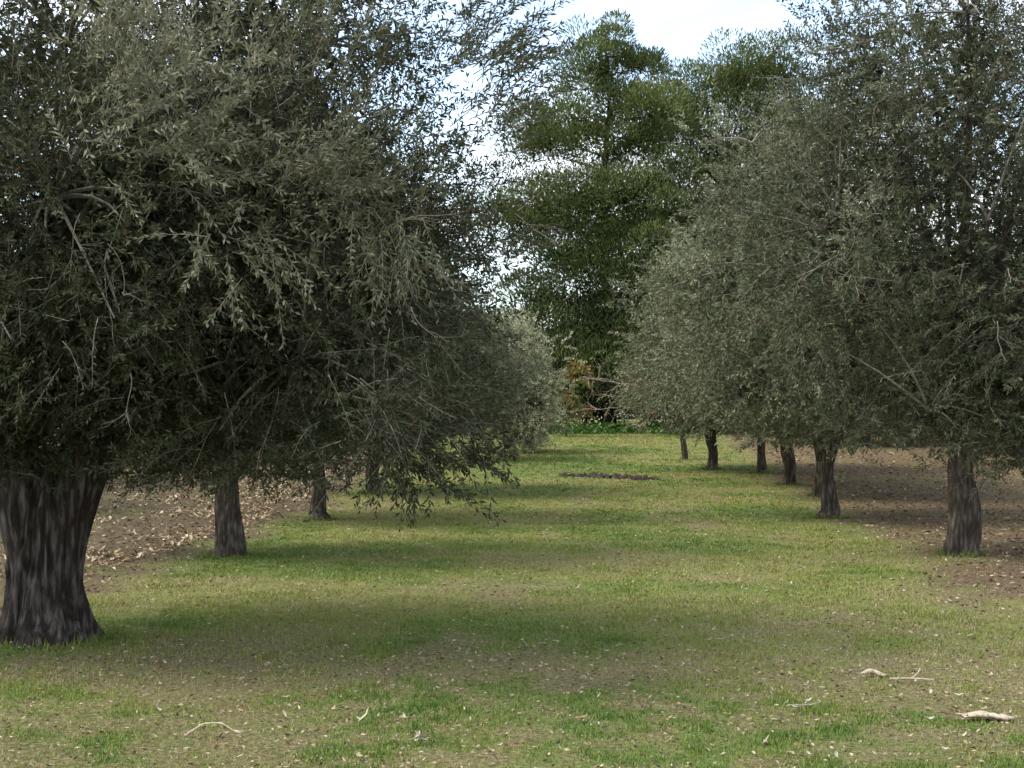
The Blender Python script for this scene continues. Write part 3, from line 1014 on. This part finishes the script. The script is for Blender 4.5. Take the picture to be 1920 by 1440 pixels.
# ------------------------------------------------------------------ grass, ground cover, litter
def blades(geo, rng, x, y, h, w, tint, per=6, spread=0.03):
    n_ = len(x)
    k = np.repeat(np.arange(n_), per)
    bx_ = x[k] + rng.normal(0, 1, len(k)) * spread
    by_ = y[k] + rng.normal(0, 1, len(k)) * spread
    bz_ = gz(bx_, by_) - 0.004
    a = rng.uniform(0, 6.283, len(k))
    lean = rng.uniform(0.1, 0.9, len(k))
    hh = h[k] * rng.uniform(0.5, 1.25, len(k))
    P = np.stack([bx_, by_, bz_], -1)
    S = np.stack([np.cos(a), np.sin(a), 0 * a], -1)
    Dv = np.stack([-np.sin(a) * lean, np.cos(a) * lean, np.ones_like(a)], -1)
    ww = (w[k] * 0.5)[:, None]
    V = np.stack([P - S * ww, P + S * ww, P + Dv * hh[:, None]], 1).reshape(-1, 3)
    T = np.arange(len(k) * 3).reshape(-1, 3)
    tt = np.clip(tint[k] + rng.normal(0, 0.17, len(k)), 0, 1)
    return V, T, np.repeat(tt, 3)


BASES = [(*on_ground(85, 1200), 0.38), (*on_ground(1800, 1040), 0.2), (*on_ground(430, 1045), 0.2), (*on_ground(1550, 972), 0.15), (*on_ground(600, 975), 0.15),
         (*on_ground(705, 925), 0.17), (*on_ground(1539, 931), 0.15), (*on_ground(1478, 909), 0.16), (*on_ground(1428, 888), 0.15), (*on_ground(1333, 881), 0.16)]


def grass():
    rng = np.random.default_rng(17)
    N_ = 200000
    # more per square metre close by, thinning with distance
    u = rng.random(N_)
    y = 6.2 * (64.0 / 6.2) ** (u ** 1.05)
    half = 0.36 * y + 1.6
    x = rng.uniform(-1, 1, N_) * half
    g, ye, rd, lane = zones(x, y)
    dense = 0.40 + 0.60 * g
    keep = rng.random(N_) < dense * (0.25 + 0.75 * lane)
    x, y, g, ye, lane = x[keep], y[keep], g[keep], ye[keep], lane[keep]
    tuft = fbm(x * 1.9 + 13, y * 1.6 + 3, 3)
    h = (0.013 + 0.026 * g * tuft) * (1 + 0.016 * y)
    w = 0.0042 + 0.00055 * y
    tint = 0.29 + 0.40 * ye + 0.40 * (0.5 - tuft) + 0.75 * (1 - g) * rng.random(len(x)) ** 0.7
    for (bx, by, br) in BASES:                      # longer tufts where the mower cannot reach
        m_ = 110
        a_ = rng.uniform(0, 6.283, m_)
        q_ = br * rng.uniform(0.9, 1.7, m_)
        x = np.concatenate([x, bx + q_ * np.cos(a_)])
        y = np.concatenate([y, by + q_ * np.sin(a_)])
        h = np.concatenate([h, rng.uniform(0.03, 0.09, m_)])
        w = np.concatenate([w, np.full(m_, 0.006 + 0.0004 * by)])
        tint = np.concatenate([tint, rng.uniform(0.1, 0.6, m_)])
    V, T, A_ = blades(None, rng, x, y, h, w, tint, 4, 0.035)
    me = mesh_from('grass', V, None, [M_grass], {'tint': A_}, None, False, T)
    o_ = link('grass', me)
    tag(o_, 'short patchy green and yellow grass covering the orchard lane', 'grass', kind='stuff')


grass()


def cover():
    rng = np.random.default_rng(23)
    n_ = 9000
    x = rng.uniform(-6, 22, n_)
    y = 62.6 + rng.random(n_) * 2.6
    hgt = (0.15 + 0.45 * fbm(x * .8, y * .8 + 4, 3)) * sstep(62.4, 63.6, y)
    P = np.stack([x, y, gz(x, y) + rng.random(n_) * hgt], -1)
    g = Geo()
    add_leaves(g, rng, P, unit(rand_dirs(rng, n_) + np.array([0, -.3, .5])), 0.16, 0.11, np.clip(rng.normal(.5, .25, n_), 0, 1))
    tag(link('ground_cover', g.mesh('ground_cover', [M_cover])), 'bright green leafy ground cover along the foot of the thicket', 'ground cover', kind='stuff')


cover()


def leaf_piece(seed, curl, mat, jag=0.25, Lr=1.0, Wr=0.45):
    """a curled dry leaf, unit length, with a midrib fold"""
    rng = np.random.default_rng(seed)
    n_ = 6
    t = np.linspace(0, 1, n_)
    wd = Wr * np.sin(np.pi * np.clip(t * 0.92 + 0.05, 0, 1)) ** 0.7 * (1 + rng.normal(0, jag, n_))
    zc = curl * 4 * (t - .5) ** 2 * .25 + rng.normal(0, .02, n_)
    V = []
    for i in range(n_):
        V += [(t[i] * Lr - .5 * Lr, -wd[i] * .5, zc[i] + abs(curl) * .35 * wd[i]), (t[i] * Lr - .5 * Lr, 0, zc[i]), (t[i] * Lr - .5 * Lr, wd[i] * .5 * (1 + rng.normal(0, .15)), zc[i] + abs(curl) * .3 * wd[i])]
    V = np.array(V)
    V[:, 2] -= V[:, 2].min()
    Q = []
    for i in range(n_ - 1):
        for j in range(2):
            Q.append((i * 3 + j, i * 3 + j + 1, i * 3 + 3 + j + 1, i * 3 + 3 + j))
    return V, np.array(Q)


def litter():
    rng = np.random.default_rng(29)
    # fine dark and brown crumbs through the grass
    N_ = 62000
    y = 6.2 * (50 / 6.2) ** (rng.random(N_))
    x = rng.uniform(-1, 1, N_) * (0.36 * y + 1.5)
    g, ye, rd, lane = zones(x, y)
    keep = rng.random(N_) < 0.22 + 0.78 * (1 - g)
    x, y, lane = x[keep], y[keep], lane[keep]
    n_ = len(x)
    P = np.stack([x, y, gz(x, y) + rng.uniform(0.004, 0.03, n_)], -1)
    D = unit(np.stack([rng.normal(size=n_), rng.normal(size=n_), rng.normal(0, .25, n_)], -1))
    geo = Geo()
    s_ = (0.7 + 0.03 * y) * rng.uniform(.6, 1.5, n_) * (1 + 0.6 * (1 - lane))
    tint = np.where(rng.random(n_) < 0.08 + 0.22 * lane, rng.uniform(0.75, 1.0, n_), rng.beta(2.0, 2.4, n_)).clip(0.08, 1.0)
    add_leaves(geo, rng, P, D, 0.027 * s_, 0.010 * s_, tint)
    tag(link('leaf_litter', geo.mesh('leaf_litter', [M_litter])), 'fine brown dead leaf litter scattered through the grass and soil', 'leaf litter', kind='stuff')
    # the pale strewn leaves on the soil beyond the old tree
    geo = Geo()
    n_ = 8500
    y = rng.uniform(14.5, 48, n_)
    x = left_edge(y) - 0.35 - rng.exponential(3.2, n_)
    keep = (x > -0.36 * y - 2) & (rng.random(n_) < sstep(0.34, 0.56, fbm(x * .8 + 2, y * .5 + 41, 3)))
    x, y = x[keep], y[keep]
    n_ = len(x)
    lib = [leaf_piece(300 + k, c, None) for k, c in enumerate((.5, .9, -.5, .3))]
    P = np.stack([x, y, gz(x, y)], -1)
    for k in range(n_):
        V, Q = lib[k % 4]
        a = rng.uniform(0, 6.28)
        s_ = rng.uniform(.035, .11) * (1 + .01 * y[k])
        c_, sn = math.cos(a), math.sin(a)
        W = np.stack([V[:, 0] * c_ - V[:, 1] * sn, V[:, 0] * sn + V[:, 1] * c_, V[:, 2] + V[:, 0] * rng.normal(0, .3)], -1) * s_
        geo.add(W + P[k] + np.array([0, 0, .01 + rng.random() * .03]), Q, 0, rng.random())
    tag(link('strewn_leaves', geo.mesh('strewn_leaves', [M_pale])), 'carpet of pale tan dry leaves strewn on the soil behind the old olive', 'leaf litter', kind='stuff')


litter()


def fallen_leaves():
    rng = np.random.default_rng(37)
    meshes = []
    for k, c in enumerate((.6, 1.0, -.6)):
        V, Q = leaf_piece(400 + k, c, None)
        meshes.append(mesh_from('dry_leaf', V, Q, [M_pale], {'tint': np.full(len(V), .35 + .3 * k)}, None, True))
    n_ = 0
    while n_ < 150:
        px_, py_ = rng.uniform(170, 690), rng.uniform(872, 1085)
        x, y = on_ground(px_, py_)
        if x > left_edge(np.array(y)) - .3 or fbm(np.array(x * .8 + 2), np.array(y * .5 + 41), 3) < .42:
            continue
        o_ = link('dry_leaf', meshes[n_ % 3])
        s_ = rng.uniform(.08, .16)
        o_.location = (x, y, float(gz(x, y)) + .012)
        o_.scale = (s_, s_, s_)
        o_.rotation_euler = (rng.normal(0, .2), rng.normal(0, .2), rng.uniform(0, 6.28))
        tag(o_, 'large curled tan dry leaf lying on the soil behind the old olive', 'leaf', 'large dry leaves on the bare soil')
        n_ += 1
    # small bleached leaves dotted over the lawn
    meshes = []
    for k, c in enumerate((.5, 1.1)):
        V, Q = leaf_piece(420 + k, c, None, .2, 1.0, .32)
        meshes.append(mesh_from('bleached_leaf', V, Q, [M_white], {'tint': np.full(len(V), .3 + .5 * k)}, None, True))
    for k in range(100):
        py_ = 890 + 550 * rng.random() ** 0.7
        px_ = rng.uniform(200, 1900)
        x, y = on_ground(px_, py_)
        if x < left_edge(np.array(y)) or x > right_edge(np.array(y)) + 1:
            continue
        o_ = link('bleached_leaf', meshes[k % 2])
        s_ = rng.uniform(.022, .055) * (1 + .015 * y)
        o_.location = (x, y, float(gz(x, y)) + .028)
        o_.scale = (s_, s_, s_)
        o_.rotation_euler = (rng.normal(0, .35), rng.normal(0, .35), rng.uniform(0, 6.28))
        tag(o_, 'small bleached olive leaf lying in the short grass', 'leaf', 'bleached leaves dotted over the lawn')


fallen_leaves()


def single(name, label, cat, px_, py_, parts, rot=0.0, lift=0.02):
    x, y = on_ground(px_, py_)
    V = np.concatenate([p_[0] for p_ in parts])
    off, Q = 0, []
    for p_ in parts:
        Q.append(p_[1] + off)
        off += len(p_[0])
    me = mesh_from(name, V, np.concatenate(Q), [parts[0][2]], {'tint': np.full(len(V), .7)}, None, True)
    o_ = link(name, me, None, (x, y, float(gz(x, y)) + lift))
    o_.rotation_euler = (0, 0, rot)
    tag(o_, label, cat)
    return o_


def solid_piece(L, W, H, seed, mat, bend=0.05):
    rng = np.random.default_rng(seed)
    n_ = 12
    t = np.linspace(0, 1, n_)
    P = np.stack([(t - .5) * L, bend * np.sin(t * 3.1), H * .5 + .01 * np.sin(t * 5)], -1)
    prof = np.clip(np.sin(np.pi * np.clip(t * .9 + .07, 0, 1)), .15, 1) ** .5 * (1 + rng.normal(0, .12, n_))
    V, Q = tube(P, 1.0, 10)
    V = V.reshape(n_, 10, 3)
    ctr = P[:, None]
    d = V - ctr
    d[..., 1] *= (W * .5 * prof)[:, None] * (1 + rng.normal(0, .08, (n_, 10)))
    d[..., 2] *= (H * .5 * prof)[:, None] * (1 + rng.normal(0, .1, (n_, 10)))
    d[..., 0] *= 0.02
    return (ctr + d).reshape(-1, 3), Q, mat


def twig_piece(pts, r, mat, sides=6):
    P = np.array(pts, float)
    t = np.linspace(0, 1, len(P))
    tt = np.linspace(0, 1, 14)
    Q_ = np.stack([np.interp(tt, t, P[:, k]) for k in range(3)], -1)
    V, Q = tube(Q_, np.linspace(r, r * .5, 14), sides)
    return V, Q, mat


def lf(cx, cy, cz, L, yaw, pitch, seed, mat, Wr=.3):
    V, Q = leaf_piece(seed, .6, None, .15, 1.0, Wr)
    V = V * L
    c, s = math.cos(pitch), math.sin(pitch)
    V = np.stack([V[:, 0] * c - V[:, 2] * s, V[:, 1], V[:, 0] * s + V[:, 2] * c], -1)
    c, s = math.cos(yaw), math.sin(yaw)
    V = np.stack([V[:, 0] * c - V[:, 1] * s + cx, V[:, 0] * s + V[:, 1] * c + cy, V[:, 2] + cz], -1)
    return V, Q, mat


single('bark_piece', 'long flat cream coloured slab of bark lying on bare ground', 'bark', 1852, 1352,
       [solid_piece(.28, .10, .034, 3, M_chip, 0.006), solid_piece(.10, .03, .012, 8, M_chip, .004), twig_piece([(.12, 0, .03), (.15, .05, .04)], .006, M_chip), twig_piece([(-.12, -.02, .03), (-.16, .03, .03)], .006, M_chip)], 0.1, .005)
single('curled_husk', 'yellowish tapering curled husk in the grass near the cream bark slab', 'husk', 1640, 1273, [solid_piece(.15, .035, .03, 5, M_chip), twig_piece([(-.07, 0, .012), (-.11, .01, .02)], .004, M_chip)], -0.12, .01)
single('forked_stick', 'pale forked stick lying beside the curled husk', 'stick', 1710, 1284,
       [twig_piece([(-.13, .01, .02), (0, 0, .025), (.13, -.01, .02)], .009, M_chip), twig_piece([(0, 0, .025), (.05, .06, .05), (.07, .11, .07)], .006, M_chip)], -0.05, .005)
single('olive_sprig', 'dry whitish leaf sprig with upturned tips on the grass', 'sprig', 1508, 1336,
       [twig_piece([(-.09, 0, .02), (0, 0, .02), (.09, .01, .03)], .004, M_white)] + [lf(-.09 + .03 * k, .02 * (-1) ** k, .015 + .02 * (k % 3 == 0), .035 + .02 * ((k * 5) % 3) / 2, 2.4 * k, .15 + .5 * (k in (0, 5)), 500 + k, M_white) for k in range(7)], 0.1, .012)
single('curled_white_leaf', 'bright white curled leaf standing up from the grass', 'leaf', 686, 1364, [lf(0, 0, .04, .09, .3, .9, 520, M_white, .4), lf(-.03, 0, .02, .06, 2.4, .2, 521, M_white, .4)], 0, .01)
single('starry_sprig', 'small star shaped sprig of white dry leaves on the grass', 'sprig', 787, 1402, [lf(.01 * k - .02, .005 * k, .03, .075, 1.3 * k, .5, 530 + k, M_white, .25) for k in range(5)], 0, .01)
single('arched_dry_stalk', 'arched dry straw coloured stalk lying in the grass with frayed end', 'stalk', 400, 1384,
       [twig_piece([(-.14, 0, .005), (-.05, .02, .06), (.04, 0, .065), (.10, -.02, .03)], .007, M_chip)] + [twig_piece([(.10, -.02, .03), (.14 + .01 * k, -.04 + .025 * k, .02)], .005, M_chip) for k in range(3)], 0.1, .005)
single('brown_leaf', 'dark brown curled leaf lying in the green grass', 'leaf', 1088, 1357, [lf(0, 0, .01, .09, .2, .1, 540, M_litter, .4)], .2, .015)
single('pale_leaf_scrap', 'cream scrap of dry leaf on worn grass', 'leaf', 1348, 1208, [lf(0, 0, .02, .10, .1, .1, 545, M_white, .3), lf(-.07, 0, .02, .05, .6, .1, 546, M_white, .3)], .0, .01)


def soil_ridge():
    rng = np.random.default_rng(43)
    x0, y0 = on_ground(1045, 892)
    x1, y1 = on_ground(1240, 900)
    g = Geo()
    n_ = 190
    for k in range(n_):
        t = rng.random()
        x = x0 + (x1 - x0) * t + rng.normal(0, .05)
        y = y0 + (y1 - y0) * t + rng.normal(0, .22)
        s_ = rng.uniform(.02, .07) * (0.3 + 1.0 * math.sin(math.pi * t) ** .5)
        th = np.linspace(0, np.pi, 5)
        P = np.stack([0 * th, 0 * th, -np.cos(th) * s_ * .8], -1)
        V, Q = tube(P, np.maximum(np.sin(th), .05) * s_, 7)
        V = V * (1 + rng.normal(0, .15, V.shape))
        g.add(V + np.array([x, y, float(gz(x, y)) + s_ * .2]), Q, 0)
    tag(link('soil_clods', g.mesh('soil_clods', [M_clod])), 'low dark ridge of turned soil clods across the lawn', 'soil', kind='stuff')


soil_ridge()
